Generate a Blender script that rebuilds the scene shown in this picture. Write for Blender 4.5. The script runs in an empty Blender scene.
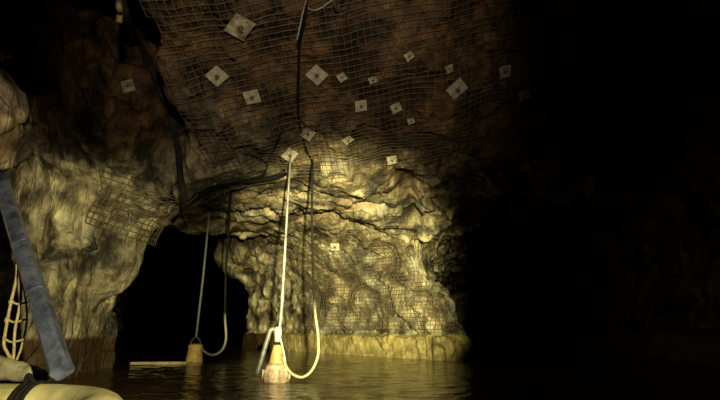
import bpy, bmesh, math, random
import numpy as np
from mathutils import Vector, Matrix
from mathutils.bvhtree import BVHTree

random.seed(7)
SC = bpy.context.scene
COL = SC.collection

# ------------------------------------------------------------------ camera
F = 470.0                       # focal length in pixels of the 720 x 400 frame
PITCH = math.atan(130.0 / F)    # horizon sits 130 px below the centre
CAM = Vector((0.0, 0.0, 0.70))  # water surface is z = 0
cd = bpy.data.cameras.new('camera'); cd.sensor_width = 36.0; cd.lens = F * 36.0 / 720.0
cd.clip_start = 0.05; cd.clip_end = 200
cam = bpy.data.objects.new('camera', cd); COL.objects.link(cam)
cam.location = CAM; cam.rotation_euler = (math.pi / 2 + PITCH, 0, 0)
SC.camera = cam

def ray(px, py):
    u = (px - 360.0) / F; v = (200.0 - py) / F
    c, s = math.cos(PITCH), math.sin(PITCH)
    return Vector((u, c - v * s, s + v * c))
def P(px, py, d):
    r = ray(px, py)
    return CAM + r * (d / r.y)

# ------------------------------------------------------------------ world, lamps, exposure
w = bpy.data.worlds.new('underground_dark'); SC.world = w; w.use_nodes = True
w.node_tree.nodes['Background'].inputs[0].default_value = (0, 0, 0, 1)
w.node_tree.nodes['Background'].inputs[1].default_value = 0.0
SC.view_settings.view_transform = 'Standard'; SC.view_settings.look = 'None'
SC.view_settings.gamma = 1.0; SC.view_settings.exposure = 0.0
SC.view_settings.use_curve_mapping = False

def spot(name, loc, target, power, half_deg, blend, col, size=0.05):
    l = bpy.data.lights.new(name, 'SPOT'); l.energy = power; l.color = col
    l.spot_size = math.radians(half_deg * 2); l.spot_blend = blend; l.shadow_soft_size = size
    o = bpy.data.objects.new(name, l); COL.objects.link(o); o.location = loc
    o.rotation_euler = (Vector(target) - Vector(loc)).to_track_quat('-Z', 'Y').to_euler()
    return o
# hand torches beside the photographer, then two added wash spots
spot('hand_torch_pillar', (0.30, -0.3, 1.10), P(338, 280, 12), 22000, 16.8, 0.80, (1.0, 0.90, 0.40))
spot('hand_torch_left_wall', (0.75, 0.2, 1.05), P(85, 302, 6.5), 3300, 17.2, 0.60, (1.0, 0.88, 0.43))
spot('ceiling_wash_spot', (0.1, -0.6, 1.55), P(300, 66, 6), 1050, 27, 0.9, (1.0, 0.82, 0.50))  # unseen spot added as a faint wash over the ceiling
spot('upper_left_fill_spot', (0.2, -0.4, 1.5), P(2, 135, 4.5), 1000, 7.5, 1.0, (1.0, 0.76, 0.44))  # unseen spot added to brighten the upper-left rocks

# ------------------------------------------------------------------ helpers: tags, meshes
def tag(o, label=None, cat=None, group=None, kind=None):
    if label: o['label'] = label
    if cat: o['category'] = cat
    if group: o['group'] = group
    if kind: o['kind'] = kind
    return o
def link(name, me, mat, parent=None, loc=None, smooth=True):
    o = bpy.data.objects.new(name, me); COL.objects.link(o)
    if mat is not None and len(me.materials) == 0: me.materials.append(mat)
    if smooth:
        me.polygons.foreach_set('use_smooth', [True] * len(me.polygons))
    if parent is not None: o.parent = parent
    if loc is not None: o.location = loc
    return o
def empty(name, loc, rz=0.0):
    o = bpy.data.objects.new(name, None); COL.objects.link(o)
    o.location = loc; o.rotation_euler = (0, 0, rz); o.empty_display_size = 0.1
    return o
def from_bm(name, bm, mat, parent=None, loc=None, smooth=False, bevel=0.0):
    if bevel > 0:
        bmesh.ops.bevel(bm, geom=list(bm.edges), offset=bevel, segments=2, affect='EDGES', clamp_overlap=True)
    bmesh.ops.recalc_face_normals(bm, faces=bm.faces[:])
    me = bpy.data.meshes.new(name); bm.to_mesh(me); bm.free()
    return link(name, me, mat, parent, loc, smooth)
def box_bm(sx, sy, sz, bm=None, m=None):
    bm = bm or bmesh.new()
    r = bmesh.ops.create_cube(bm, size=1.0)
    bmesh.ops.transform(bm, matrix=(m or Matrix()) @ Matrix.Diagonal((sx, sy, sz, 1)), verts=r['verts'])
    return bm
def lathe_bm(prof, n=20, bm=None, m=None):
    bm = bm or bmesh.new(); m = m or Matrix(); rings = []
    for r, z in prof:
        rings.append([bm.verts.new(m @ Vector((r * math.cos(2 * math.pi * k / n), r * math.sin(2 * math.pi * k / n), z))) for k in range(n)])
    for a, b in zip(rings, rings[1:]):
        for k in range(n):
            bm.faces.new((a[k], a[(k + 1) % n], b[(k + 1) % n], b[k]))
    bm.faces.new(rings[0][::-1]); bm.faces.new(rings[-1])
    return bm
def catmull(pts, n=6):
    pts = [Vector(p) for p in pts]
    q = [pts[0] * 2 - pts[1]] + pts + [pts[-1] * 2 - pts[-2]]
    out = []
    for i in range(1, len(q) - 2):
        for k in range(n):
            t = k / n; a, b, c, d = q[i - 1], q[i], q[i + 1], q[i + 2]
            out.append(0.5 * (2 * b + (c - a) * t + (2 * a - 5 * b + 4 * c - d) * t * t + (3 * b - a - 3 * c + d) * t ** 3))
    out.append(pts[-1])
    return out
def tube_bm(pts, rad, n=8, bm=None, flat=1.0, closed=False):
    """tube through pts; rad a number or a list; flat squeezes one axis"""
    bm = bm or bmesh.new(); rings = []; N = len(pts)
    rr = rad if isinstance(rad, (list, tuple)) else [rad] * N
    prev = None
    for i, p in enumerate(pts):
        if closed: t = pts[(i + 1) % N] - pts[i - 1]
        else: t = pts[min(i + 1, N - 1)] - pts[max(i - 1, 0)]
        t = t.normalized()
        if prev is None:
            a = Vector((0, 0, 1)) if abs(t.z) < 0.9 else Vector((1, 0, 0))
            u = t.cross(a).normalized()
        else:
            u = (prev - t * prev.dot(t)).normalized()
        prev = u; v = t.cross(u)
        rings.append([bm.verts.new(p + (u * math.cos(2 * math.pi * k / n) + v * math.sin(2 * math.pi * k / n) * flat) * rr[i]) for k in range(n)])
    pairs = list(zip(rings, rings[1:])) + ([(rings[-1], rings[0])] if closed else [])
    for a, b in pairs:
        for k in range(n):
            bm.faces.new((a[k], a[(k + 1) % n], b[(k + 1) % n], b[k]))
    if not closed:
        bm.faces.new(rings[0][::-1]); bm.faces.new(rings[-1])
    return bm

# ------------------------------------------------------------------ materials
def nodes(name):
    m = bpy.data.materials.new(name); m.use_nodes = True
    nt = m.node_tree; b = nt.nodes['Principled BSDF']
    return m, nt, b
def N(nt, kind, **kw):
    n = nt.nodes.new(kind)
    for k, v in kw.items():
        if k in n.inputs.keys(): n.inputs[k].default_value = v
        else: setattr(n, k, v)
    return n
def ramp(nt, stops):
    r = nt.nodes.new('ShaderNodeValToRGB')
    while len(r.color_ramp.elements) < len(stops): r.color_ramp.elements.new(0.5)
    for e, (p, c) in zip(r.color_ramp.elements, stops):
        e.position = p; e.color = (c[0], c[1], c[2], 1)
    return r
def mix(nt, fac, a, b, mode='MIX'):
    m = nt.nodes.new('ShaderNodeMix'); m.data_type = 'RGBA'; m.blend_type = mode
    for sock, val in ((m.inputs[0], fac), (m.inputs[6], a), (m.inputs[7], b)):
        if hasattr(val, 'links') or isinstance(val, bpy.types.NodeSocket): nt.links.new(val, sock)
        elif isinstance(val, (int, float)): sock.default_value = val
        else: sock.default_value = (val[0], val[1], val[2], 1)
    return m.outputs[2]

def rock_material():
    m, nt, b = nodes('mine_rock'); L = nt.links.new
    geo = N(nt, 'ShaderNodeNewGeometry'); pos = geo.outputs['Position']
    big = N(nt, 'ShaderNodeTexNoise', Scale=0.75, Detail=5.0, Roughness=0.62); L(pos, big.inputs['Vector'])
    mid = N(nt, 'ShaderNodeTexNoise', Scale=3.6, Detail=8.0, Roughness=0.70); L(pos, mid.inputs['Vector'])
    # slanted streaks: wash marks and bedding on the rock
    mp = N(nt, 'ShaderNodeMapping'); mp.inputs['Rotation'].default_value = (0.35, 0.5, 0.2); mp.inputs['Scale'].default_value = (5.0, 5.0, 0.9)
    L(pos, mp.inputs['Vector'])
    st = N(nt, 'ShaderNodeTexNoise', Scale=1.3, Detail=6.0, Roughness=0.65); L(mp.outputs[0], st.inputs['Vector'])
    r1 = ramp(nt, [(0.30, (0.09, 0.075, 0.055)), (0.44, (0.24, 0.215, 0.16)), (0.57, (0.40, 0.37, 0.29)), (0.70, (0.58, 0.55, 0.45))])
    L(mid.outputs[0], r1.inputs[0])
    r2 = ramp(nt, [(0.38, (0.26, 0.22, 0.20)), (0.50, (0.80, 0.78, 0.72)), (0.68, (1.0, 0.97, 0.88))])
    L(st.outputs[0], r2.inputs[0])
    c = mix(nt, 0.9, r1.outputs[0], r2.outputs[0], 'MULTIPLY')
    # rusty and grey patches
    rp = ramp(nt, [(0.50, (0, 0, 0)), (0.66, (1, 1, 1))]); L(big.outputs[0], rp.inputs[0])
    c = mix(nt, rp.outputs[0], c, mix(nt, 0.4, c, (0.20, 0.12, 0.05)))
    big2 = N(nt, 'ShaderNodeTexNoise', Scale=1.1, Detail=4.0); mv = N(nt, 'ShaderNodeMapping'); mv.inputs['Location'].default_value = (7, 3, 5)
    L(pos, mv.inputs[0]); L(mv.outputs[0], big2.inputs['Vector'])
    gp = ramp(nt, [(0.54, (0, 0, 0)), (0.66, (1, 1, 1))]); L(big2.outputs[0], gp.inputs[0])
    c = mix(nt, gp.outputs[0], c, mix(nt, 0.65, c, (0.26, 0.26, 0.25)))
    # large-scale light and dark contrast put into the rock colour
    dk = N(nt, 'ShaderNodeTexNoise', Scale=1.7, Detail=6.0, Roughness=0.6); mk = N(nt, 'ShaderNodeMapping'); mk.inputs['Location'].default_value = (31, 13, 2)
    L(pos, mk.inputs[0]); L(mk.outputs[0], dk.inputs['Vector'])
    dr = ramp(nt, [(0.40, (0.13, 0.12, 0.12)), (0.51, (0.70, 0.69, 0.65)), (0.62, (1.35, 1.32, 1.18))]); L(dk.outputs[0], dr.inputs[0])
    c = mix(nt, 1.0, c, dr.outputs[0], 'MULTIPLY')
    # iron-stained reddish roof strata above 3.2 m
    sep = N(nt, 'ShaderNodeSeparateXYZ'); L(pos, sep.inputs[0])
    ad = N(nt, 'ShaderNodeMath', operation='MULTIPLY_ADD'); L(mid.outputs[0], ad.inputs[0]); ad.inputs[1].default_value = 0.9; L(sep.outputs['Z'], ad.inputs[2])
    mr = N(nt, 'ShaderNodeMapRange'); L(ad.outputs[0], mr.inputs[0]); mr.inputs[1].default_value = 3.75; mr.inputs[2].default_value = 4.5
    c = mix(nt, mr.outputs[0], c, mix(nt, 1.0, c, (0.40, 0.25, 0.17), 'MULTIPLY'))
    # the tide mark: silt and rust left by the flood water below 0.58 m
    tn = N(nt, 'ShaderNodeTexNoise', Scale=4.5, Detail=4.0); L(pos, tn.inputs['Vector'])
    ad2 = N(nt, 'ShaderNodeMath', operation='MULTIPLY_ADD'); L(tn.outputs[0], ad2.inputs[0]); ad2.inputs[1].default_value = 0.09; L(sep.outputs['Z'], ad2.inputs[2])
    tm = N(nt, 'ShaderNodeMapRange'); L(ad2.outputs[0], tm.inputs[0])
    tm.inputs[1].default_value = 0.60; tm.inputs[2].default_value = 0.66; tm.inputs[3].default_value = 1.0; tm.inputs[4].default_value = 0.0
    lx = N(nt, 'ShaderNodeMapRange'); L(sep.outputs['X'], lx.inputs[0]); lx.inputs[1].default_value = -3.6; lx.inputs[2].default_value = -2.2
    tr = ramp(nt, [(0.38, (0.35, 0.30, 0.22)), (0.62, (1.15, 1.12, 1.0))]); L(mid.outputs[0], tr.inputs[0])
    tide = mix(nt, lx.outputs[0], (0.055, 0.032, 0.012), (0.33, 0.28, 0.13))
    tide = mix(nt, 0.8, tide, tr.outputs[0], 'MULTIPLY')
    c = mix(nt, tm.outputs[0], c, tide)
    L(c, b.inputs['Base Color'])
    rr = ramp(nt, [(0.4, (0.5, 0.5, 0.5)), (0.65, (0.85, 0.85, 0.85))]); L(big.outputs[0], rr.inputs[0]); L(rr.outputs[0], b.inputs['Roughness'])
    b.inputs['Specular IOR Level'].default_value = 0.35
    # fine relief
    f1 = N(nt, 'ShaderNodeTexNoise', Scale=9.0, Detail=9.0, Roughness=0.72); L(pos, f1.inputs['Vector'])
    vo = N(nt, 'ShaderNodeTexVoronoi', Scale=3.2, feature='DISTANCE_TO_EDGE'); L(mp.outputs[0], vo.inputs['Vector']); vo.inputs['Scale'].default_value = 1.1
    vr = N(nt, 'ShaderNodeMapRange'); L(vo.outputs['Distance'], vr.inputs[0]); vr.inputs[2].default_value = 0.07
    b1 = N(nt, 'ShaderNodeBump', Strength=0.6, Distance=0.06); L(f1.outputs[0], b1.inputs['Height'])
    b2 = N(nt, 'ShaderNodeBump', Strength=0.5, Distance=0.03); L(vr.outputs[0], b2.inputs['Height']); L(b1.outputs[0], b2.inputs['Normal'])
    L(b2.outputs[0], b.inputs['Normal'])
    return m

def simple(name, col, rough=0.6, metal=0.0, var=0.25, scale=14.0, bump=0.15, spec=0.5, col2=None):
    m, nt, b = nodes(name); L = nt.links.new
    tc = N(nt, 'ShaderNodeTexCoord')
    n = N(nt, 'ShaderNodeTexNoise', Scale=scale, Detail=6.0, Roughness=0.65); L(tc.outputs['Object'], n.inputs['Vector'])
    lo = col2 or tuple(x * (1 - var) * 0.8 for x in col)
    r = ramp(nt, [(0.35, lo), (0.62, col)]); L(n.outputs[0], r.inputs[0]); L(r.outputs[0], b.inputs['Base Color'])
    b.inputs['Roughness'].default_value = rough; b.inputs['Metallic'].default_value = metal
    b.inputs['Specular IOR Level'].default_value = spec
    if bump > 0:
        bp = N(nt, 'ShaderNodeBump', Strength=bump, Distance=0.02); L(n.outputs[0], bp.inputs['Height']); L(bp.outputs[0], b.inputs['Normal'])
    return m
def silted(name, dry, mud, level, rough=0.6):
    """cable or hose: its own colour, with dried silt below the flood level"""
    m, nt, b = nodes(name); L = nt.links.new
    geo = N(nt, 'ShaderNodeNewGeometry'); sep = N(nt, 'ShaderNodeSeparateXYZ'); L(geo.outputs['Position'], sep.inputs[0])
    n = N(nt, 'ShaderNodeTexNoise', Scale=9.0, Detail=5.0); L(geo.outputs['Position'], n.inputs['Vector'])
    ad = N(nt, 'ShaderNodeMath', operation='MULTIPLY_ADD'); L(n.outputs[0], ad.inputs[0]); ad.inputs[1].default_value = 0.25; L(sep.outputs['Z'], ad.inputs[2])
    mr = N(nt, 'ShaderNodeMapRange'); L(ad.outputs[0], mr.inputs[0]); mr.inputs[1].default_value = level; mr.inputs[2].default_value = level + 0.3
    r = ramp(nt, [(0.35, (0.7, 0.7, 0.7)), (0.6, (1, 1, 1))]); L(n.outputs[0], r.inputs[0])
    c = mix(nt, mr.outputs[0], mud, dry); c = mix(nt, 0.7, c, r.outputs[0], 'MULTIPLY')
    L(c, b.inputs['Base Color']); b.inputs['Roughness'].default_value = 0.9; b.inputs['Specular IOR Level'].default_value = 0.08
    return m
ROCK = rock_material()
WIRE = simple('mesh_wire', (0.14, 0.115, 0.075), 0.6, 0.0, 0.4, 5.0, 0.0)
RUSTW = simple('rusty_wire', (0.16, 0.12, 0.07), 0.7, 0.0, 0.4, 5.0, 0.0)
PLATE = simple('plate_steel', (0.80, 0.76, 0.64), 0.55, 0.0, 0.35, 9.0, 0.1)
def weather_plates(m):
    nt = m.node_tree; L = nt.links.new; b = nt.nodes['Principled BSDF']
    src = b.inputs['Base Color'].links[0].from_socket
    oi = N(nt, 'ShaderNodeObjectInfo'); n = N(nt, 'ShaderNodeTexNoise', Scale=7.0, Detail=4.0); ge = N(nt, 'ShaderNodeNewGeometry'); L(ge.outputs['Position'], n.inputs['Vector'])
    ad = N(nt, 'ShaderNodeMath', operation='MULTIPLY_ADD'); L(oi.outputs['Random'], ad.inputs[0]); ad.inputs[1].default_value = 0.35; L(n.outputs[0], ad.inputs[2])
    mr = N(nt, 'ShaderNodeMapRange'); L(ad.outputs[0], mr.inputs[0]); mr.inputs[1].default_value = 0.76; mr.inputs[2].default_value = 1.08
    L(mix(nt, mr.outputs[0], src, (0.13, 0.085, 0.045)), b.inputs['Base Color'])
weather_plates(PLATE)
PALEPL = simple('bright_zinc_plate', (0.85, 0.82, 0.70), 0.5, 0.0, 0.2, 9.0, 0.1)
BOLT = simple('bolt_steel', (0.20, 0.15, 0.09), 0.6, 0.4, 0.4, 30.0, 0.1)
BLACK = simple('black_rubber', (0.008, 0.0075, 0.007), 0.9, 0.0, 0.4, 12.0, 0.1, 0.06)
DUCT = simple('dusty_black_hose', (0.030, 0.027, 0.024), 0.8, 0.0, 0.5, 6.0, 0.2, 0.15)
HOSE = simple('pale_lay_flat_hose', (0.20, 0.20, 0.21), 0.5, 0.0, 0.5, 5.0, 0.2)
GREYH = simple('grey_hose', (0.08, 0.083, 0.09), 0.5, 0.0, 0.5, 16.0, 0.2)
ROPE = simple('tan_rope', (0.32, 0.26, 0.12), 0.85, 0.0, 0.5, 40.0, 0.4)
GROPE = simple('grey_rope', (0.24, 0.235, 0.22), 0.8, 0.0, 0.4, 30.0, 0.3)
PUMP = simple('silted_pump_body', (0.30, 0.22, 0.09), 0.6, 0.0, 0.4, 12.0, 0.3, col2=(0.13, 0.085, 0.03))
PUMPB = simple('silted_pump_base', (0.36, 0.27, 0.22), 0.6, 0.0, 0.3, 18.0, 0.3, col2=(0.13, 0.085, 0.05))
PUMP2 = simple('far_pump_lightened', (0.75, 0.56, 0.22), 0.6, 0.0, 0.3, 10.0, 0.2, col2=(0.45, 0.31, 0.10))  # paler copy of the pump colour, brightened in place of missing torchlight
PALE = simple('pale_fitting', (0.34, 0.34, 0.31), 0.5, 0.0, 0.3, 20.0, 0.1)
STEEL = simple('blue_grey_steel', (0.40, 0.46, 0.80), 0.30, 0.85, 0.5, 7.0, 0.12, col2=(0.12, 0.14, 0.26))
RAFT = simple('cream_rubber', (0.36, 0.33, 0.18), 0.55, 0.0, 0.2, 5.0, 0.08, col2=(0.22, 0.19, 0.09))
DECK = simple('raft_floor_cloth', (0.22, 0.20, 0.12), 0.8, 0.0, 0.3, 9.0, 0.2)
LOGM = simple('weathered_timber', (0.24, 0.215, 0.15), 0.8, 0.0, 0.5, 8.0, 0.4)
PLANK = simple('pale_timber', (0.50, 0.40, 0.22), 0.7, 0.0, 0.3, 10.0, 0.3)
CABLE1 = silted('power_cable', (0.008, 0.0075, 0.007), (0.24, 0.225, 0.16), 0.95)
CABLE2 = silted('far_power_cable', (0.008, 0.0075, 0.007), (0.30, 0.28, 0.22), 0.95)
def water_material():
    m, nt, b = nodes('murky_water'); L = nt.links.new
    geo = N(nt, 'ShaderNodeNewGeometry')
    mp = N(nt, 'ShaderNodeMapping'); mp.inputs['Scale'].default_value = (1.0, 1.5, 1.0); L(geo.outputs['Position'], mp.inputs[0])
    n1 = N(nt, 'ShaderNodeTexNoise', Scale=3.2, Detail=3.0, Roughness=0.55, Distortion=0.6); L(mp.outputs[0], n1.inputs['Vector'])
    n2 = N(nt, 'ShaderNodeTexNoise', Scale=11.0, Detail=3.0, Roughness=0.6); L(mp.outputs[0], n2.inputs['Vector'])
    b1 = N(nt, 'ShaderNodeBump', Strength=0.5, Distance=0.05); L(n1.outputs[0], b1.inputs['Height'])
    b2 = N(nt, 'ShaderNodeBump', Strength=0.4, Distance=0.02); L(n2.outputs[0], b2.inputs['Height']); L(b1.outputs[0], b2.inputs['Normal'])
    L(b2.outputs[0], b.inputs['Normal'])
    b.inputs['Base Color'].default_value = (0.040, 0.028, 0.010, 1)
    b.inputs['Roughness'].default_value = 0.06; b.inputs['IOR'].default_value = 1.33
    return m
WATER = water_material()

# ------------------------------------------------------------------ numpy noise
rng = np.random.default_rng(11)
PERM = rng.permutation(256); PERM = np.concatenate([PERM, PERM, PERM])
GRAD = rng.normal(size=(256, 3)); GRAD /= np.linalg.norm(GRAD, axis=1)[:, None]
RND = rng.random((256, 4))
def hsh(i, j, k): return PERM[PERM[PERM[i & 255] + (j & 255)] + (k & 255)]
def perlin(p):
    i = np.floor(p).astype(int); f = p - i; u = f * f * f * (f * (f * 6 - 15) + 10); out = np.zeros(len(p))
    for a in (0, 1):
        for b_ in (0, 1):
            for c in (0, 1):
                g = GRAD[hsh(i[:, 0] + a, i[:, 1] + b_, i[:, 2] + c)]
                wgt = (u[:, 0] if a else 1 - u[:, 0]) * (u[:, 1] if b_ else 1 - u[:, 1]) * (u[:, 2] if c else 1 - u[:, 2])
                out += wgt * (g[:, 0] * (f[:, 0] - a) + g[:, 1] * (f[:, 1] - b_) + g[:, 2] * (f[:, 2] - c))
    return out * 1.5
def fbm(p, o=4, gain=0.5):
    s = np.zeros(len(p)); a = 1.0; q = p.copy()
    for k in range(o):
        s += a * perlin(q); q = q * 2.03 + 11.3; a *= gain
    return s
def facets(p, seed=0.0):
    """random tilted plane per Voronoi cell: blocky broken rock, about -1..1"""
    q = p + seed; i0 = np.floor(q).astype(int); best = np.full(len(p), 9e9); val = np.zeros(len(p))
    for a in (-1, 0, 1):
        for b_ in (-1, 0, 1):
            for c in (-1, 0, 1):
                ii = i0 + (a, b_, c); h = hsh(ii[:, 0], ii[:, 1], ii[:, 2])
                cpt = ii + RND[h, :3]; df = q - cpt; d2 = (df * df).sum(1)
                v = (RND[h, 3] - 0.5) * 1.0 + (df * GRAD[(h * 7 + 3) & 255]).sum(1) * 0.9
                msk = d2 < best; best[msk] = d2[msk]; val[msk] = v[msk]
    return val

# ------------------------------------------------------------------ the excavation: a signed distance field turned into rock
NL = np.array((0.77, 0.64)); DL = np.array((-0.64, 0.77))       # the left drive runs along DL; NL points to its right wall
def rbox(p, c, ang, half, r):
    x = p[..., 0] - c[0]; y = p[..., 1] - c[1]; z = p[..., 2] - c[2]; ca, sa = math.cos(ang), math.sin(ang)
    u = x * ca + y * sa; v = -x * sa + y * ca
    q = np.stack([np.abs(u) - half[0] + r, np.abs(v) - half[1] + r, np.abs(z) - half[2] + r], -1)
    return np.linalg.norm(np.maximum(q, 0), axis=-1) + np.minimum(q.max(-1), 0) - r
def smin(a, b, k):
    h = np.clip(0.5 + 0.5 * (b - a) / k, 0, 1)
    return b * (1 - h) + a * h - k * h * (1 - h)
def ell(p, c, r):
    q = (p - np.array(c)) / np.array(r)
    return (np.linalg.norm(q, axis=-1) - 1) * min(r)
def air(p):
    d = rbox(p, (1.05, 3.0, 2.0), 0.0, (5.55, 8.6, 3.6), 1.35)                  # the chamber
    roof = (p[..., 2] - (3.5 - 0.52 * ((p[..., 1] - 7.8) - 0.42 * (p[..., 0] + 0.5)))) * 0.87
    d = -smin(-d, -roof, 0.5)                                                   # its hanging wall slopes down to the tunnel brow
    aL = math.atan2(DL[1], DL[0]) - math.pi / 2
    cL = NL * 5.72 + DL * 22.0
    d = smin(d, rbox(p, (cL[0], cL[1], 0.55), aL, (3.45, 17.0, 2.95), 1.75), 0.35)   # left drive: roof at 3.5
    d = smin(d, rbox(p, (-12.4, 38.7, 3.3), 0.36, (7.0, 20.0, 4.7), 1.5), 0.3)   # cavern added beyond the drive so its opening stays black
    d = smin(d, rbox(p, (6.75, 24.0, 0.9), -0.17, (2.95, 18.0, 3.1), 1.5), 0.5)   # right drive
    d = smin(d, rbox(p, (-3.75, 6.2, 6.0), 0.0, (1.05, 1.5, 3.1), 0.6), 0.2)     # raise going up into the roof
    cS = NL * 5.1 + DL * 25.5
    d = smin(d, rbox(p, (cS[0], cS[1], 3.6), aL, (2.9, 12.0, 3.5), 1.2), 0.25)   # high cavity added over the drive to take its lit roof away
    # solid lumps left standing
    for c, r in (((2.25, 11.9, 0.3), (0.5, 0.5, 0.85)), ((2.0, 12.4, 1.4), (0.5, 0.5, 0.7)), ((-4.4, 4.3, 3.0), (0.75, 0.9, 0.7)),
                 ((-4.55, 3.2, 2.3), (0.6, 0.8, 0.6)), ((-4.75, 5.1, 0.1), (0.55, 0.6, 0.5)), ((-4.3, 3.6, 3.4), (0.8, 0.9, 0.9)), ((-4.38, 8.35, 2.0), (0.42, 0.45, 0.9))):
        d = -smin(-d, ell(p, c, r), 0.25)
    return d
H = 0.16
gx = np.arange(-30, 13, H); gy = np.arange(-6.5, 46, H); gz = np.arange(-0.8, 9.6, H)
V = np.empty((len(gx), len(gy), len(gz)), np.float32)
for ix in range(0, len(gx), 24):
    xs = gx[ix:ix + 24]
    G = np.stack(np.meshgrid(xs, gy, gz, indexing='ij'), -1)
    V[ix:ix + 24] = air(G)
# naive surface nets
S = V < 0
nx, ny, nz = V.shape
cnt = np.zeros((nx - 1, ny - 1, nz - 1), np.int8)
for a in (0, 1):
    for b_ in (0, 1):
        for c in (0, 1): cnt += S[a:nx - 1 + a, b_:ny - 1 + b_, c:nz - 1 + c]
act = np.argwhere((cnt > 0) & (cnt < 8))
idx = np.full(cnt.shape, -1, np.int64); idx[tuple(act.T)] = np.arange(len(act))
acc = np.zeros((len(act), 3)); num = np.zeros(len(act))
corners = [(a, b_, c) for a in (0, 1) for b_ in (0, 1) for c in (0, 1)]
for A in corners:
    for B in corners:
        if sum(B) == sum(A) + 1 and all(y >= x for x, y in zip(A, B)):
            va = V[tuple((act + A).T)]; vb = V[tuple((act + B).T)]
            m_ = (va < 0) != (vb < 0); t = np.where(m_, va / np.where(va == vb, 1, va - vb), 0)
            pt = np.array(A) + t[:, None] * (np.array(B) - np.array(A))
            acc += pt * m_[:, None]; num += m_
verts = (act + acc / num[:, None]) * H + np.array((gx[0], gy[0], gz[0]))
quads = []
for ax in range(3):
    e1, e2 = [k for k in range(3) if k != ax]
    sl0 = [slice(None)] * 3; sl1 = [slice(None)] * 3
    sl0[ax] = slice(0, -1); sl1[ax] = slice(1, None)
    ch = np.argwhere(S[tuple(sl0)] != S[tuple(sl1)])
    ok = (ch[:, e1] > 0) & (ch[:, e2] > 0) & (ch[:, e1] < V.shape[e1] - 1) & (ch[:, e2] < V.shape[e2] - 1)
    ch = ch[ok]
    o1 = np.zeros(3, int); o1[e1] = 1; o2 = np.zeros(3, int); o2[e2] = 1
    q = np.stack([idx[tuple((ch - o1 - o2).T)], idx[tuple((ch - o2).T)], idx[tuple(ch.T)], idx[tuple((ch - o1).T)]], 1)
    ins = S[tuple(ch.T)]                       # low side is air
    flip = ins if ax != 1 else ~ins
    q[flip] = q[flip][:, ::-1]
    quads.append(q)
quads = np.concatenate(quads)
quads = quads[(quads >= 0).all(1)]

def vnormals(v, q):
    fn = np.cross(v[q[:, 2]] - v[q[:, 0]], v[q[:, 3]] - v[q[:, 1]])
    n = np.zeros_like(v)
    for k in range(4): np.add.at(n, q[:, k], fn)
    return n / (np.linalg.norm(n, axis=1)[:, None] + 1e-12)
def relax(v, q, f=0.5):
    s = np.zeros_like(v); c = np.zeros(len(v))
    for k in range(4):
        np.add.at(s, q[:, k], v[q[:, (k + 1) % 4]] + v[q[:, k - 1]]); np.add.at(c, q[:, k], 2)
    return v * (1 - f) + f * s / np.maximum(c, 1)[:, None]
def subdivide(v, q, sel):
    qs = q[sel]; e = np.sort(np.concatenate([qs[:, [k, (k + 1) % 4]] for k in range(4)]), axis=1)
    ue, inv = np.unique(e, axis=0, return_inverse=True); inv = inv.ravel(); n = len(qs)
    em = inv.reshape(4, n).T + len(v); fc = np.arange(n) + len(v) + len(ue)
    nv = np.concatenate([v, (v[ue[:, 0]] + v[ue[:, 1]]) / 2, v[qs].mean(1)])
    nq = np.concatenate([np.stack([qs[:, k], em[:, k], fc, em[:, k - 1]], 1) for k in range(4)])
    return nv, np.concatenate([q[~sel], nq])
def compact(v, q):
    u, inv = np.unique(q, return_inverse=True)
    return v[u], inv.reshape(q.shape)
for _ in range(2): verts = relax(verts, quads)
quads = quads[verts[quads][:, :, 2].max(1) > -0.45]             # the flooded bottom is never seen
verts, quads = compact(verts, quads)
# direction check: normals must point into the air
nn = vnormals(verts, quads)
if np.mean(air(verts + nn * 0.1) < air(verts)) < 0.5: quads = quads[:, ::-1].copy()
cen = verts[quads].mean(1)
for lev in range(2):
    cen = verts[quads].mean(1)
    lim = (cen[:, 1] > -1.0) & (cen[:, 1] < (23 if lev == 0 else 18)) & (cen[:, 0] > -9) & (cen[:, 1] > np.abs(cen[:, 0]) * 0.9 - 2)
    verts, quads = subdivide(verts, quads, lim)
    verts = relax(verts, quads, 0.35)
verts, quads = compact(verts, quads)
nrm = vnormals(verts, quads)
p = verts
big = fbm(p * 0.45 + 3.1, 3) * 0.22
Rm = np.array(Matrix.Rotation(0.55, 3, 'Y') @ Matrix.Rotation(0.3, 3, 'Z'))
ps = p @ Rm.T
warp = np.stack([perlin(p * 0.9 + 5), perlin(p * 0.9 + 27), perlin(p * 0.9 + 51)], 1) * 0.16
f1 = facets((ps + warp) * np.array((1.15, 0.8, 0.55)), 3.0) * 0.17
f2 = facets((ps + warp) * np.array((3.0, 2.0, 1.3)), 9.0) * 0.06
f3 = facets((ps + warp * 0.5) * np.array((7.0, 5.0, 3.5)), 21.0) * 0.022
rough = fbm(p * 3.3, 4, 0.55) * 0.03
roofm = 1 - 0.15 * np.clip((p[:, 2] - 3.1) / 0.5, 0, 1)
wallm = np.clip((p[:, 0] * NL[0] + p[:, 1] * NL[1] - 6.5), 0, 1) * np.clip(p[:, 1] - 8.5, 0, 1)
leftm = np.clip((-3.0 - p[:, 0]) / 0.6, 0, 1) * np.clip((3.2 - p[:, 2]) / 0.4, 0, 1) * np.clip((p[:, 1] - 5.0) / 0.5, 0, 1)
bulge = fbm(p * 0.95 + 17.0, 3, 0.55) * 0.20 * wallm
upl = np.clip((p[:, 2] - 1.9) / 0.5, 0, 1) * np.clip((-2.9 - p[:, 0]) / 0.4, 0, 1) * np.clip((5.6 - p[:, 1]) / 0.5, 0, 1)
disp = upl * (f1 * 0.9 + f2 * 2.2 + f3) + big * roofm + bulge + f1 * (roofm + 0.6 * wallm) + f2 * (1.3 - 0.8 * leftm) + f3 * (1 - 0.5 * leftm) + rough
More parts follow.
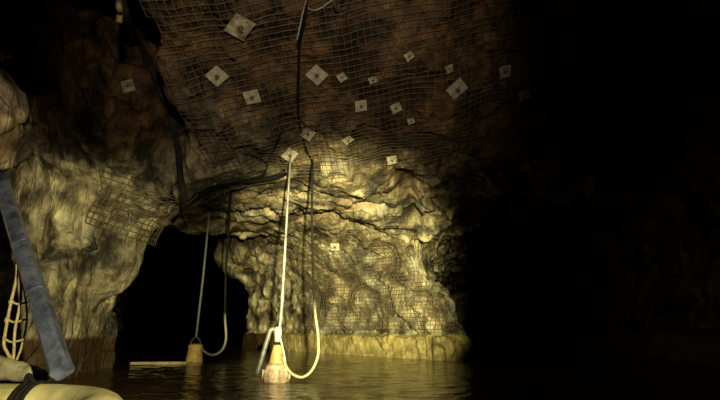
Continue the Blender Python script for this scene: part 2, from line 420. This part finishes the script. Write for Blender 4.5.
# a smoother, silt-plastered kerb below the tide mark on the drive's right wall
off = p[:, 0] * NL[0] + p[:, 1] * NL[1]
kerb = np.clip((0.60 - p[:, 2]) / 0.05, 0, 1)
onr = np.clip((off - 7.0) / 0.8, 0, 1) * np.clip((p[:, 1] - 9) / 1.5, 0, 1) * np.clip((2.3 - p[:, 0]) / 0.4, 0, 1)
disp = disp * (1 - 0.65 * kerb * onr) + kerb * onr * 0.16
horiz = np.clip(-nrm[:, 2], 0, 1)
verts = p + nrm * disp[:, None]
# explicit hollows and cracks, traced on the rock
bv0 = BVHTree.FromPolygons([tuple(x) for x in verts], [tuple(int(i) for i in x) for x in quads])
def hit(px, py):
    h = bv0.ray_cast(CAM, ray(px, py).normalized())
    return h[0]
CR = [([(38, 276), (50, 262), (60, 243)], 0.06, 0.30), ([(70, 345), (80, 300), (92, 255), (102, 228)], 0.045, 0.20),
      ([(52, 330), (66, 300), (74, 282)], 0.045, 0.16), ([(112, 300), (125, 285), (140, 275)], 0.04, 0.14),
      ([(58, 220), (70, 205)], 0.05, 0.1), ([(96, 255), (112, 225), (122, 198)], 0.05, 0.16),
      ([(5, 285), (12, 300), (8, 330)], 0.10, 0.30), ([(345, 277), (362, 287), (375, 298), (381, 313)], 0.14, 0.5),
      ([(352, 246), (366, 258), (376, 264), (380, 256)], 0.28, 1.1), ([(380, 242), (400, 232), (408, 236)], 0.18, 0.4), ([(246, 158), (258, 163), (268, 166)], 0.16, 0.35), ([(437, 335), (438, 352), (439, 362)], 0.10, 0.35), ([(404, 175), (410, 200), (416, 225)], 0.25, 0.4),
      ([(330, 205), (350, 212), (370, 206)], 0.10, 0.15), ([(418, 330), (425, 300), (440, 285), (455, 280)], 0.14, 0.35),
      ([(360, 331), (385, 334), (415, 333)], 0.08, 0.22), ([(205, 236), (235, 238), (262, 240)], 0.12, 0.25),
      ([(205, 212), (240, 208), (275, 218)], 0.10, 0.2), ([(300, 185), (325, 196), (345, 203)], 0.09, 0.2)]
dd = np.zeros(len(verts))
for pts, wd, dep in CR:
    hs = [hit(*a) for a in pts]; hs = [h for h in hs if h is not None]
    for A, B in zip(hs, hs[1:]):
        a = np.array(A); b_ = np.array(B); ab = b_ - a
        if ab @ ab > 6: continue
        t = np.clip(((verts - a) @ ab) / (ab @ ab + 1e-9), 0, 1)
        ds = np.linalg.norm(verts - a - t[:, None] * ab, axis=1)
        dd = np.maximum(dd, dep * np.exp(-(ds / wd) ** 2))
verts = verts - nrm * dd[:, None]
nrm2 = vnormals(verts, quads)
BV = BVHTree.FromPolygons([tuple(x) for x in verts], [tuple(int(i) for i in x) for x in quads])
def cast(o, d, far=60):
    h = BV.ray_cast(Vector(o), Vector(d).normalized(), far)
    return (h[0], h[1]) if h[0] is not None else (None, None)
def drape(px, py, off=0.06):
    """point on the rock seen at a pixel, lifted off the surface"""
    h, n = cast(CAM, ray(px, py))
    if h is None: return P(px, py, 5.6)
    return h + soft_n(h) * off
VT = None
def soft_n(h):
    ns = [x[1] for x in BV.find_nearest_range(h, 0.22)]
    s = Vector((0, 0, 0))
    for x in ns: s += x
    return s.normalized() if s.length > 1e-6 else Vector((0, 0, -1))

# split the rock into the named pieces of the setting
c = verts[quads].mean(1); n_ = nrm[quads].mean(1)
offc = c[:, 0] * NL[0] + c[:, 1] * NL[1]
part = np.full(len(quads), 3)
part[(offc < 5.7) & (c[:, 0] < 1.0)] = 1
rc = 4.6 + 0.17 * (c[:, 1] - 8)
part[c[:, 0] > rc] = 2
part[(c[:, 1] < -3.2)] = 4
part[((n_[:, 2] < -0.62) & (c[:, 2] > 2.4)) | (c[:, 2] > 4.3)] = 0
for k, nm in enumerate(('ceiling', 'wall_left', 'wall_right', 'wall_center', 'wall_back')):
    q = quads[part == k]
    if not len(q): continue
    u, inv = np.unique(q, return_inverse=True); inv = inv.reshape(q.shape)
    me = bpy.data.meshes.new(nm); me.vertices.add(len(u)); me.vertices.foreach_set('co', verts[u].astype(np.float32).ravel())
    me.loops.add(inv.size); me.loops.foreach_set('vertex_index', inv.astype(np.int32).ravel())
    me.polygons.add(len(inv)); me.polygons.foreach_set('loop_start', np.arange(0, inv.size, 4, dtype=np.int32))
    me.update(calc_edges=True); me.validate()
    o = link(nm, me, ROCK); o['kind'] = 'structure'
    me.normals_split_custom_set_from_vertices([tuple(x) for x in nrm2[u]])

# ------------------------------------------------------------------ the flood water: a rippled sheet from wall to wall
wx = np.concatenate([np.arange(-29, -5, 0.8), np.arange(-5, 5, 0.06), np.arange(5, 12.6, 0.6)])
wy = np.concatenate([np.arange(-6, 3, 0.5), np.arange(3, 14, 0.06), np.arange(14, 45.6, 0.8)])
WX, WY = np.meshgrid(wx, wy, indexing='ij')
wp = np.stack([WX.ravel(), WY.ravel(), np.zeros(WX.size)], 1)
fine = np.clip((5 - np.abs(wp[:, 0])) / 0.8, 0, 1) * np.clip((wp[:, 1] - 3) / 0.8, 0, 1) * np.clip((14 - wp[:, 1]) / 3, 0, 1)
wz = (perlin(wp * np.array((2.2, 3.4, 1)) + 4.7) * 0.013 + perlin(wp * np.array((4.9, 6.5, 1)) + 9.3) * 0.006) * fine
wp[:, 2] = wz
ni, nj = WX.shape; ii = np.arange(ni * nj).reshape(ni, nj)
wq = np.stack([ii[:-1, :-1].ravel(), ii[1:, :-1].ravel(), ii[1:, 1:].ravel(), ii[:-1, 1:].ravel()], 1)
me = bpy.data.meshes.new('flood_water'); me.from_pydata(wp.tolist(), [], wq.tolist())
wo = link('flood_water', me, WATER)
tag(wo, 'murky brown flood water covering the mine floor', 'water', kind='stuff')

# ------------------------------------------------------------------ welded wire mesh pinned over the rock
WIREPTS = []
def wire_sheet(name, label, org, ua, va, cast_dir, nu, nv, step, lift=0.05, rad=0.0045, sagk=4, keep=None, maxd=9.0, jump=0.4, wire=None):
    org = Vector(org); ua = Vector(ua); va = Vector(va); cdv = Vector(cast_dir).normalized()
    D = np.full((nu, nv), np.nan)
    for i in range(nu):
        for j in range(nv):
            o_ = org + ua * (i * step) + va * (j * step)
            h, n = cast(o_, cdv, maxd)
            if h is not None and (keep is None or keep(h)): D[i, j] = (h - o_).length
    W = D.copy()
    for _ in range(sagk):                     # the sheet bridges hollows and rests on the bumps
        pad = np.pad(W, 1, mode='edge')
        st_ = np.stack([pad[1:-1, 1:-1], pad[:-2, 1:-1], pad[2:, 1:-1], pad[1:-1, :-2], pad[1:-1, 2:]])
        W = np.fmin(np.nanmean(st_, axis=0) if True else W, D)
    W = W - lift
    vs, fs = [], []
    def P3(i, j):
        jit = 0.005 * math.sin(i * 1.7 + j * 0.9)
        return org + ua * (i * step) + va * (j * step) + cdv * (W[i, j] + jit)
    def run(pts):
        if len(pts) < 2: return
        base = len(vs)
        for k, pnt in enumerate(pts):
            t = (pts[min(k + 1, len(pts) - 1)] - pts[max(k - 1, 0)]).normalized()
            a = t.cross(cdv).normalized(); b_ = t.cross(a)
            for m_ in range(3):
                an = 2 * math.pi * m_ / 3
                vs.append(pnt + (a * math.cos(an) + b_ * math.sin(an)) * rad)
            if k:
                q = base + 3 * (k - 1)
                for m_ in range(3):
                    fs.append((q + m_, q + (m_ + 1) % 3, q + 3 + (m_ + 1) % 3, q + 3 + m_))
    for major in (0, 1):
        A, B = (nu, nv) if major == 0 else (nv, nu)
        for i in range(A):
            cur = []; last = None
            for j in range(B):
                ij = (i, j) if major == 0 else (j, i)
                wv = W[ij]
                if np.isnan(D[ij]) or np.isnan(wv) or (last is not None and abs(wv - last) > jump):
                    run(cur); cur = []
                    last = None
                    if np.isnan(D[ij]) or np.isnan(wv): continue
                cur.append(P3(*ij)); last = wv
            run(cur)
    me = bpy.data.meshes.new(name); me.from_pydata([tuple(v) for v in vs], [], fs)
    o = link(name, me, wire or WIRE)
    WIREPTS.extend(vs[::3])
    tag(o, label, 'wire mesh', 'steel mesh sheets pinned to the rock')
    return o
import warnings; warnings.filterwarnings('ignore')
pn = Vector((-0.52 * 0.42, 0.52, 1.0)).normalized()          # into the sloping roof
pu = Vector((1, 0, 0.52 * 0.42)).normalized(); pv = pn.cross(pu).normalized()
if pv.y < 0: pv = -pv
po = Vector((-0.5, 7.8, 3.5)) - pn * 1.0
wire_sheet('wire_mesh_sheet', 'rusty wire mesh pinned across the reddish rock ceiling with square plates',
           po - pu * 2.0 - pv * 4.3, pu, pv, pn, 78, 48, 0.1, lift=0.05, rad=0.0050, sagk=10, maxd=2.2, keep=lambda h: h.z > 2.9)
o3 = NL * 5.6 + DL * 7.2
wire_sheet('wire_mesh_sheet', 'pale wire mesh hanging over the brightly lit tunnel wall beside the pillar',
           (o3[0], o3[1], 0.72), (DL[0], DL[1], 0), (0, 0, 1), (NL[0], NL[1], 0.0), 66, 27, 0.1, lift=0.05, rad=0.0095, wire=RUSTW, sagk=8, maxd=5.0, keep=lambda h: h.z > 0.6 and h.x < 2.6 and h.y > 9)
wire_sheet('wire_mesh_sheet', 'sagging wire mesh patch on the left rock wall beside the thick black cable',
           (-2.0, 7.2, 1.75), (0, 1, 0), (0, 0, 1), (-1, 0, 0.25), 15, 11, 0.1, lift=0.09, rad=0.007, sagk=8, wire=RUSTW, maxd=5.0, keep=lambda h: h.x < -2.6 and h.y < 8.7)

# ------------------------------------------------------------------ rock bolt plates
from mathutils.kdtree import KDTree
WKD = KDTree(len(WIREPTS))
for i_, v_ in enumerate(WIREPTS): WKD.insert(v_, i_)
WKD.balance()
def plate_thing(px, py, size_px, rot, label, curl=0.0, group='square rock bolt plates on the mine roof'):
    h, n = cast(CAM, ray(px, py))
    if h is None: return
    nn_ = soft_n(h); dist = (h - CAM).length
    tc_ = (CAM - h).normalized()
    if nn_.dot(tc_) < 0.65: nn_ = (nn_ + tc_ * 0.9).normalized()      # plates bed on the ledge that faces out of the wall
    # lean halfway to the general roof plane
    s = size_px * dist / F
    cosv = max(0.45, abs(nn_.dot((CAM - h).normalized())))
    s = 0.76 * min(0.42, max(0.15, s / math.sqrt(cosv)))
    lift = 0.30 if 'tunnel wall' in label else 0.04                                              # the plate clamps the mesh: it sits on the outermost wire under it
    for co, ix_, ds_ in WKD.find_range(h, 0.75):
        v_ = co - h; a_ = v_.dot(nn_)
        if (v_ - nn_ * a_).length < s * 0.75: lift = max(lift, min(a_, 0.7))
    rd = ray(px, py).normalized()
    base = h - rd * ((lift + 0.012) / max(0.3, -rd.dot(nn_)))
    if 'tunnel wall' in label:                               # here the mesh bridges a deep hollow: clamp it where it hangs
        wa = np.array([tuple(v) for v in WIREPTS]) - np.array(CAM); ta = wa @ np.array(rd)
        da = np.linalg.norm(wa - ta[:, None] * np.array(rd), axis=1); near = ta[(da < s * 0.8) & (ta > 6)]
        if len(near): base = CAM + rd * min((base - CAM).length, near.min() - 0.03)
    t = empty('rock_bolt_plate', base)
    rx = (Vector((1, 0, 0)) - nn_ * nn_.x).normalized(); ry = nn_.cross(rx)
    Mq = Matrix((rx, ry, nn_)).transposed().to_quaternion(); t.rotation_mode = 'QUATERNION'
    t.rotation_quaternion = Mq @ Matrix.Rotation(math.radians(rot), 3, 'Z').to_quaternion()
    bm = bmesh.new()
    k = 6; g = [[None] * (k + 1) for _ in range(k + 1)]
    for i in range(k + 1):                                   # dished, slightly bent square plate
        for j in range(k + 1):
            x = (i / k - 0.5) * s; y = (j / k - 0.5) * s; r = math.hypot(x, y) / s
            z = 0.05 * s * math.exp(-(r / 0.18) ** 2) * 1.6 + curl * s * (x * x + 0.6 * x * y) / (s * s)
            g[i][j] = bm.verts.new((x, y, z))
    fc = [bm.faces.new((g[i][j], g[i + 1][j], g[i + 1][j + 1], g[i][j + 1])) for i in range(k) for j in range(k)]
    bmesh.ops.solidify(bm, geom=fc, thickness=0.012)
    from_bm('plate', bm, PALEPL if 'tunnel wall' in label else PLATE, t)
    bm = lathe_bm([(0.15 * s, 0.06 * s), (0.15 * s, 0.10 * s), (0.11 * s, 0.16 * s)], 6)
    nut = from_bm('nut', bm, BOLT, t)
    bm = lathe_bm([(0.055 * s, -lift - 0.15), (0.055 * s, 0.12 * s), (0.055 * s, 0.30 * s), (0.045 * s, 0.32 * s)], 8)
    from_bm('bolt_end', bm, BOLT, nut)
    tag(t, label, 'bolt plate', group)
PL = [(240, 27, 24, 45, 'largest pale diamond bolt plate at the top, left of the dangling rope', 0.1),
      (217, 76, 19, 35, 'tilted brown bolt plate below and left of the largest diamond plate', 0.1),
      (252, 97, 17, 8, 'square tan bolt plate midway between the brow and the largest plate', 0.0),
      (317, 75, 19, 45, 'bright diamond bolt plate in the middle of the ceiling', 0.05),
      (361, 106, 14, 2, 'small square pale bolt plate set straight, right of the hanging cable', 0.0),
      (396, 108, 12, 20, 'small pale bolt plate just right of the straight square one', 0.3),
      (411, 121, 8, 15, 'faint little bolt plate below and right of the paired pale plates', 0.2),
      (409, 56, 10, 30, 'small grey bolt plate high on the dark roof, right of centre', 0.4),
      (457, 89, 19, 40, 'large dim grey diamond plate on the dark right half of the roof', 0.0),
      (449, 69, 9, 20, 'small bent grey plate just above the large dim diamond plate', 0.5),
      (504, 72, 13, 10, 'bent grey bolt plate with a folded corner, far right of the roof', 0.6),
      (524, 95, 11, 25, 'dimmest crumpled bolt plate, last one toward the dark right tunnel', 0.6),
      (308, 134, 14, 50, 'yellowish bolt plate beside the cable bend above the tunnel brow', 0.2),
      (290, 155, 15, 45, 'yellow lit bolt plate at the top of the pale hanging hose', 0.1),
      (348, 140, 10, 30, 'dim bolt plate below the straight square plate', 0.2),
      (392, 160, 11, 10, 'dim bolt plate at the shadowed top of the lit pillar', 0.1),
      (335, 247, 10, 5, 'little pale square plate on the tunnel wall right of the black cable', 0.0),
      (342, 77, 10, 30, 'small bent plate immediately right of the bright diamond plate', 0.5),
      (373, 80, 9, 15, 'faint brown plate above the straight square plate', 0.2),
      (128, 86, 13, 15, 'dim plate alone in the black recess at upper left', 0.1)]
for a in PL: plate_thing(*a)

# ------------------------------------------------------------------ cables and hoses strung over the rock
def strand(name, pts, rad, mat, label, cat, n=8, k=6, parts=None):
    o = from_bm(name, tube_bm(catmull(pts, k), rad, n), mat, smooth=True)
    tag(o, label, cat)
    return o
main = [P(118, -14, 5.0), P(128, 20, 5.5)] + [drape(x, y, 0.09) for x, y in ((141, 46), (152, 68), (163, 92), (174, 122), (182, 150), (184, 175), (181, 200), (174, 218))]
strand('service_cable', main, 0.055, DUCT, 'thick dusty black cable running down the rock at upper left', 'cable', 10)
side = [drape(x, y, 0.08) for x, y in ((134, 30), (147, 50), (160, 76), (172, 106), (178, 130))]
strand('service_cable', side, 0.022, DUCT, 'thin cable lying along the inner side of the thick black cable', 'cable')
brow = [drape(x, y, 0.06) for x, y in ((182, 206), (193, 196), (206, 189), (222, 182), (238, 178), (256, 177), (272, 175), (286, 169))]
strand('cable_bundle', brow, 0.06, BLACK, 'black cable bundle strapped along the brow of the left tunnel', 'cable', 10)
lp = [drape(x, y, 0.06) for x, y in ((243, 151), (256, 155), (266, 163), (262, 172), (250, 181), (236, 188), (224, 184))]
strand('loose_cable', lp, 0.018, BLACK, 'loose black cable loop hanging from the brow bundle', 'cable')
lp2 = [drape(x, y, 0.05) for x, y in ((281, 128), (275, 143), (268, 160), (263, 173))]
strand('tie_wire', lp2, 0.014, BLACK, 'short black tie wire holding the brow bundle to the roof', 'wire')
sd = [drape(x, y, 0.05) for x, y in ((131, 205), (128, 225), (126, 240), (120, 262))]
strand('wall_wire', sd, 0.012, GROPE, 'thin pale wire hanging on the left rock wall below the mesh patch', 'wire')

# near pump, its hose and its cable
PD = 7.05
b0 = P(276, 381, PD)
pump = empty('submersible_pump', (b0.x, b0.y, -0.02))
tag(pump, 'pale silt-covered submersible pump standing in the water below the white hose', 'pump', 'submersible pumps in the flood water')
from_bm('base', lathe_bm([(0.165, 0.0), (0.185, 0.03), (0.185, 0.10), (0.17, 0.18), (0.15, 0.245), (0.11, 0.27)], 10), PUMPB, pump, smooth=False)
for k in range(8):
    a = k * math.pi / 4
    from_bm('strainer_rib', box_bm(0.03, 0.02, 0.12, None, Matrix.Translation((0.182 * math.cos(a), 0.182 * math.sin(a), 0.12)) @ Matrix.Rotation(a, 4, 'Z')), PUMPB, pump)
from_bm('motor_body', lathe_bm([(0.115, 0.25), (0.105, 0.30), (0.085, 0.40), (0.06, 0.49), (0.05, 0.52)], 16), PUMP, pump, smooth=True)
from_bm('clamp_ring', lathe_bm([(0.05, 0.515), (0.062, 0.52), (0.062, 0.55), (0.05, 0.555)], 16), BLACK, pump)
from_bm('outlet', lathe_bm([(0.046, 0.55), (0.048, 0.62), (0.055, 0.66), (0.055, 0.70), (0.045, 0.76)], 14), PALE, pump, smooth=True)
def rel(px, py, dy=0.0, root=pump, d=PD): return P(px, py, d + dy) - root.location
leg = catmull([rel(257, 375, -.05), rel(262, 358, -.04), rel(268, 338, -.03), rel(271, 330, -.02), rel(275, 330, 0), rel(277, 336, 0)], 5)
from_bm('folded_hose_end', tube_bm(leg, 0.034, 10), GREYH, pump, smooth=True)
bail = catmull([rel(279, 334, -.05), rel(282, 345, -.08), rel(285, 360, -.1), rel(287, 377, -.1)], 5)
from_bm('lifting_wire', tube_bm(bail, 0.014, 8), PALE, pump, smooth=True)

top, _n = cast(CAM, ray(290, 157))
h0 = Vector((pump.location.x, pump.location.y, 0.72))
h1 = P(281, 318, PD); h2 = P(284, 270, PD); h3 = P(287, 215, PD + .1)
hp = catmull([h0 + Vector((0.0, 0, 0)), P(279, 328, PD), h1, h2, h3, P(290, 165, PD + .2), top], 6)
hr = []
for q in hp:
    t = min(1, max(0, (q.z - 0.7) / 2.6)); hr.append(0.036 - 0.016 * t ** 0.5 + 0.006 * math.sin(q.z * 23) * (1 - t))
o = from_bm('hanging_hose', tube_bm(hp, hr, 12, flat=0.8), HOSE, smooth=True)
tag(o, 'pale grey hose hanging straight down to the near pump', 'hose')

k0 = rel(283, 357, -.1) + pump.location
low = [k0, P(287, 368, PD - .1), P(294, 375, PD - .1), P(303, 377, PD - .05), P(312, 370, PD), P(318, 355, PD + .02), P(318, 335, PD + .05), P(315, 310, PD + .1), P(313, 270, PD + .2), P(312, 220, PD + .3), P(312, 172, PD + .4)]
upc = [drape(x, y, 0.07) for x, y in ((311, 158), (304, 143), (299, 122), (297, 98), (298, 70), (300, 42), (303, 16), (305, -10))]
strand('power_cable', low + upc, 0.020, CABLE1, 'black power cable looping up from the near pump to the roof, silted below', 'cable', 8)

# far pump with its rope and cable
QD = 11.4
b1 = P(194, 361, QD)
pump2 = empty('submersible_pump', (b1.x, b1.y, -0.04), 0.3)
tag(pump2, 'squat yellowish pump hanging on a thin rope far inside the left tunnel', 'pump', 'submersible pumps in the flood water')
from_bm('motor_body', lathe_bm([(0.19, 0.0), (0.195, 0.05), (0.165, 0.22), (0.15, 0.34), (0.13, 0.37)], 14), PUMP2, pump2, smooth=True)
from_bm('cover', lathe_bm([(0.155, 0.35), (0.16, 0.36), (0.16, 0.40), (0.10, 0.43)], 14), PUMP2, pump2)
from_bm('handle', tube_bm(catmull([(-0.11, 0, 0.40), (-0.10, 0, 0.48), (-0.03, 0, 0.57), (0.03, 0, 0.57), (0.10, 0, 0.48), (0.11, 0, 0.40)], 4), 0.016, 8), GREYH, pump2, smooth=True)
rt, _n = cast(P(208, 300, QD), (0.02, 0, 1))
rtop = P(208, 226, QD)
if rt is not None and rt.z < rtop.z + 1.5: rtop = Vector((rtop.x, rtop.y, rt.z + 0.03))
rp_ = [b1 + Vector((0, 0, 0.53)), P(199, 312, QD), P(204, 268, QD), rtop]
strand('lifting_rope', rp_, 0.026, GROPE, 'thin grey rope holding the far yellowish pump', 'rope')
ct, _n = cast(CAM, ray(231, 188))
cb = [b1 + Vector((0.14, -0.02, 0.30)), P(205, 352, QD), P(213, 355, QD - .1), P(222, 350, QD - .2), P(226, 338, QD - .3), P(225, 315, QD - .5), P(226, 270, QD - 1.0), P(229, 225, QD - 1.6), ct]
strand('power_cable', cb, 0.026, CABLE2, 'black cable dropping from the brow bundle to the far pump', 'cable')

# ropes at the top of the picture
r1_ = [drape(308, -14, 0.1), P(304, 8, 4.9), P(300, 26, 5.0), P(297, 40, 5.1)]
strand('dangling_rope', r1_, 0.011, GROPE, 'short pale rope end dangling from the ceiling at top centre', 'rope')
r2_ = [drape(x, y, 0.08) for x, y in ((303, 5), (311, 8), (320, 5), (332, -3))]
strand('roof_wire', r2_, 0.013, GROPE, 'curved grey wire on the ceiling beside the dangling rope', 'wire')
r3_ = [drape(119, -14, 0.12), P(119, 2, 4.3), P(120, 12, 4.3), P(119, 22, 4.3)]
strand('rope_tail', r3_, 0.032, ROPE, 'frayed yellow rope tail hanging at the top left edge', 'rope')

# ------------------------------------------------------------------ floating plank
pa = P(130, 364.5, 10.3); pb = P(187, 363, 10.6)
ax_ = pb - pa
pl = from_bm('floating_plank', box_bm(math.hypot(ax_.x, ax_.y), 0.09, 0.05), PLANK, None, None, False, 0.012)
pl.location = ((pa.x + pb.x) / 2, (pa.y + pb.y) / 2, 0.03); pl.rotation_euler = (0.05, 0.01, math.atan2(ax_.y, ax_.x))
tag(pl, 'pale timber plank floating on the water beside the far pump', 'plank')

# ------------------------------------------------------------------ raft at the lower left
rx0, rx1, ry0, ry1, rr_, zc = -3.95, -1.66, 0.75, 3.98, 0.95, 0.11
raft = empty('inflatable_raft', ((rx0 + rx1) / 2, (ry0 + ry1) / 2, 0.0))
tag(raft, 'cream inflatable raft floating at the lower left corner', 'raft')
loop = []
for cx, cy, a0 in ((rx1 - rr_, ry1 - rr_, 0), (rx0 + rr_, ry1 - rr_, 90), (rx0 + rr_, ry0 + rr_, 180), (rx1 - rr_, ry0 + rr_, 270)):
    for k in range(11):
        a = math.radians(a0 + 9 * k); loop.append(Vector((cx + rr_ * math.cos(a), cy + rr_ * math.sin(a), zc)) - raft.location)
tub = from_bm('side_tube', tube_bm(loop, 0.18, 20, closed=True), RAFT, raft, smooth=True)
bm = bmesh.new(); bmesh.ops.create_grid(bm, x_segments=8, y_segments=10, size=0.5, matrix=Matrix.Translation((0, 0, 0.06)) @ Matrix.Diagonal((rx1 - rx0 - 0.3, ry1 - ry0 - 0.3, 1, 1)))
from_bm('raft_floor', bm, DECK, raft)
sx_ = P(41, 386, 4.1).x - raft.location.x
ring = [Vector((sx_ + 0.02 * math.sin(a), (ry1 - raft.location.y) + 0.186 * math.cos(a), zc + 0.186 * math.sin(a))) for a in [2 * math.pi * k / 24 for k in range(24)]]
bm = bmesh.new()
for off_ in (-0.04, 0.0, 0.04): tube_bm([q + Vector((off_, 0, 0)) for q in ring], 0.022, 6, bm, closed=True)
from_bm('strap', bm, BLACK, raft, smooth=True)
hd = catmull([Vector((sx_ - 0.03, ry1 - raft.location.y - 0.04, zc + 0.18)), Vector((sx_, ry1 - raft.location.y - 0.06, zc + 0.25)), Vector((sx_ + 0.05, ry1 - raft.location.y - 0.04, zc + 0.18))], 5)
from_bm('grab_handle', tube_bm(hd, 0.018, 8), BLACK, raft, smooth=True)
# ------------------------------------------------------------------ leaning steel beam
A = P(62, 371, 4.02); B = P(9, 206, 5.2); dirn = (B - A).normalized(); TOP = A + dirn * 3.15
hh, _n = cast(A, dirn, 8)
if hh is not None: TOP = hh - dirn * 0.02
mid_ = (A + TOP) / 2; Lb = (TOP - A).length
beam = empty('steel_beam', A)
beam.rotation_mode = 'QUATERNION'; qz = dirn.to_track_quat('Z', 'Y'); beam.rotation_quaternion = qz @ Matrix.Rotation(math.radians(38), 3, 'Z').to_quaternion()
tag(beam, 'blue-grey steel beam leaning from the raft against the left wall', 'beam')
def prism(prof, z0, z1):
    bm = bmesh.new(); a = [bm.verts.new((x, y, z0)) for x, y in prof]; b_ = [bm.verts.new((x, y, z1)) for x, y in prof]
    n = len(prof)
    for k in range(n): bm.faces.new((a[k], a[(k + 1) % n], b_[(k + 1) % n], b_[k]))
    bm.faces.new(a[::-1]); bm.faces.new(b_); return bm
s_, t_ = 0.072, 0.024
prof = [(-s_ + t_, -s_), (s_ - t_, -s_), (s_, -s_ + t_), (s_, s_ - t_), (s_ - t_, s_), (-s_ + t_, s_), (-s_, s_ - t_), (-s_, -s_ + t_)]
from_bm('beam_body', prism(prof, 0, Lb), STEEL, beam)
pr2 = [(x * 1.05, y * 1.05) for x, y in prof]
from_bm('end_cap', prism(pr2, -0.01, 0.03), STEEL, beam)
for zz in (1.0, 1.8):
    if zz < Lb: from_bm('band', prism([(x * 1.05, y * 1.05) for x, y in prof], zz, zz + 0.035), STEEL, beam)

# ------------------------------------------------------------------ rope ladder against the left wall
top_l = drape(18, 268, 0.06)
lad = empty('rope_ladder', top_l)
tag(lad, 'tan rope ladder hanging on the rock behind the steel beam', 'rope ladder')
LD = 4.75
def lp3(px, py, d=LD): return P(px, py, d) - lad.location
from_bm('side_rope', tube_bm(catmull([Vector((0, 0, 0)), lp3(18, 262), lp3(16, 280), lp3(11, 302), lp3(6, 328), lp3(4, 345), lp3(9, 357), lp3(12, 380)], 6), 0.014, 8), ROPE, lad, smooth=True)
from_bm('side_rope', tube_bm(catmull([lp3(18, 262), lp3(21, 284), lp3(20, 304), lp3(15, 330), lp3(14, 350), lp3(13, 366), lp3(14, 382)], 6), 0.013, 8), ROPE, lad, smooth=True)
from_bm('side_rope', tube_bm(catmull([lp3(18, 262, LD + .03), lp3(24, 290, LD + .05), lp3(27, 318, LD + .05), lp3(22, 345, LD + .05), lp3(16, 362, LD + .02)], 6), 0.010, 8), ROPE, lad, smooth=True)
for a, y in ((11, 302), (7, 320), (5, 340)):
    from_bm('rung', tube_bm(catmull([lp3(a, y - 1), lp3(a + 6, y + 2), lp3(a + 13, y + 1), lp3(a + 20, y - 1)], 5), 0.011, 8), ROPE, lad, smooth=True)
for a, y in ((18, 263), (11, 302), (7, 320), (10, 358)):
    bm = bmesh.new(); bmesh.ops.create_icosphere(bm, subdivisions=2, radius=0.024, matrix=Matrix.Translation(lp3(a, y)) @ Matrix.Diagonal((1, 1, 1.25, 1)))
    from_bm('knot', bm, ROPE, lad, smooth=True)

# tapered log behind the raft
la = P(-22, 364, 4.75); lb = P(47, 377, 4.6)
lpnts = [la.lerp(lb, t) for t in (0, .2, .4, .6, .8, .93, 1)]
for q in lpnts: q.z = max(q.z, 0.05)
o = from_bm('driftwood_log', tube_bm(catmull(lpnts, 3), [0.115 - 0.08 * (i / 18) ** 1.6 + 0.006 * math.sin(i * 2.2) for i in range(19)], 12), LOGM, smooth=True)
tag(o, 'grey tapered log lying behind the raft under the rope ladder', 'log')
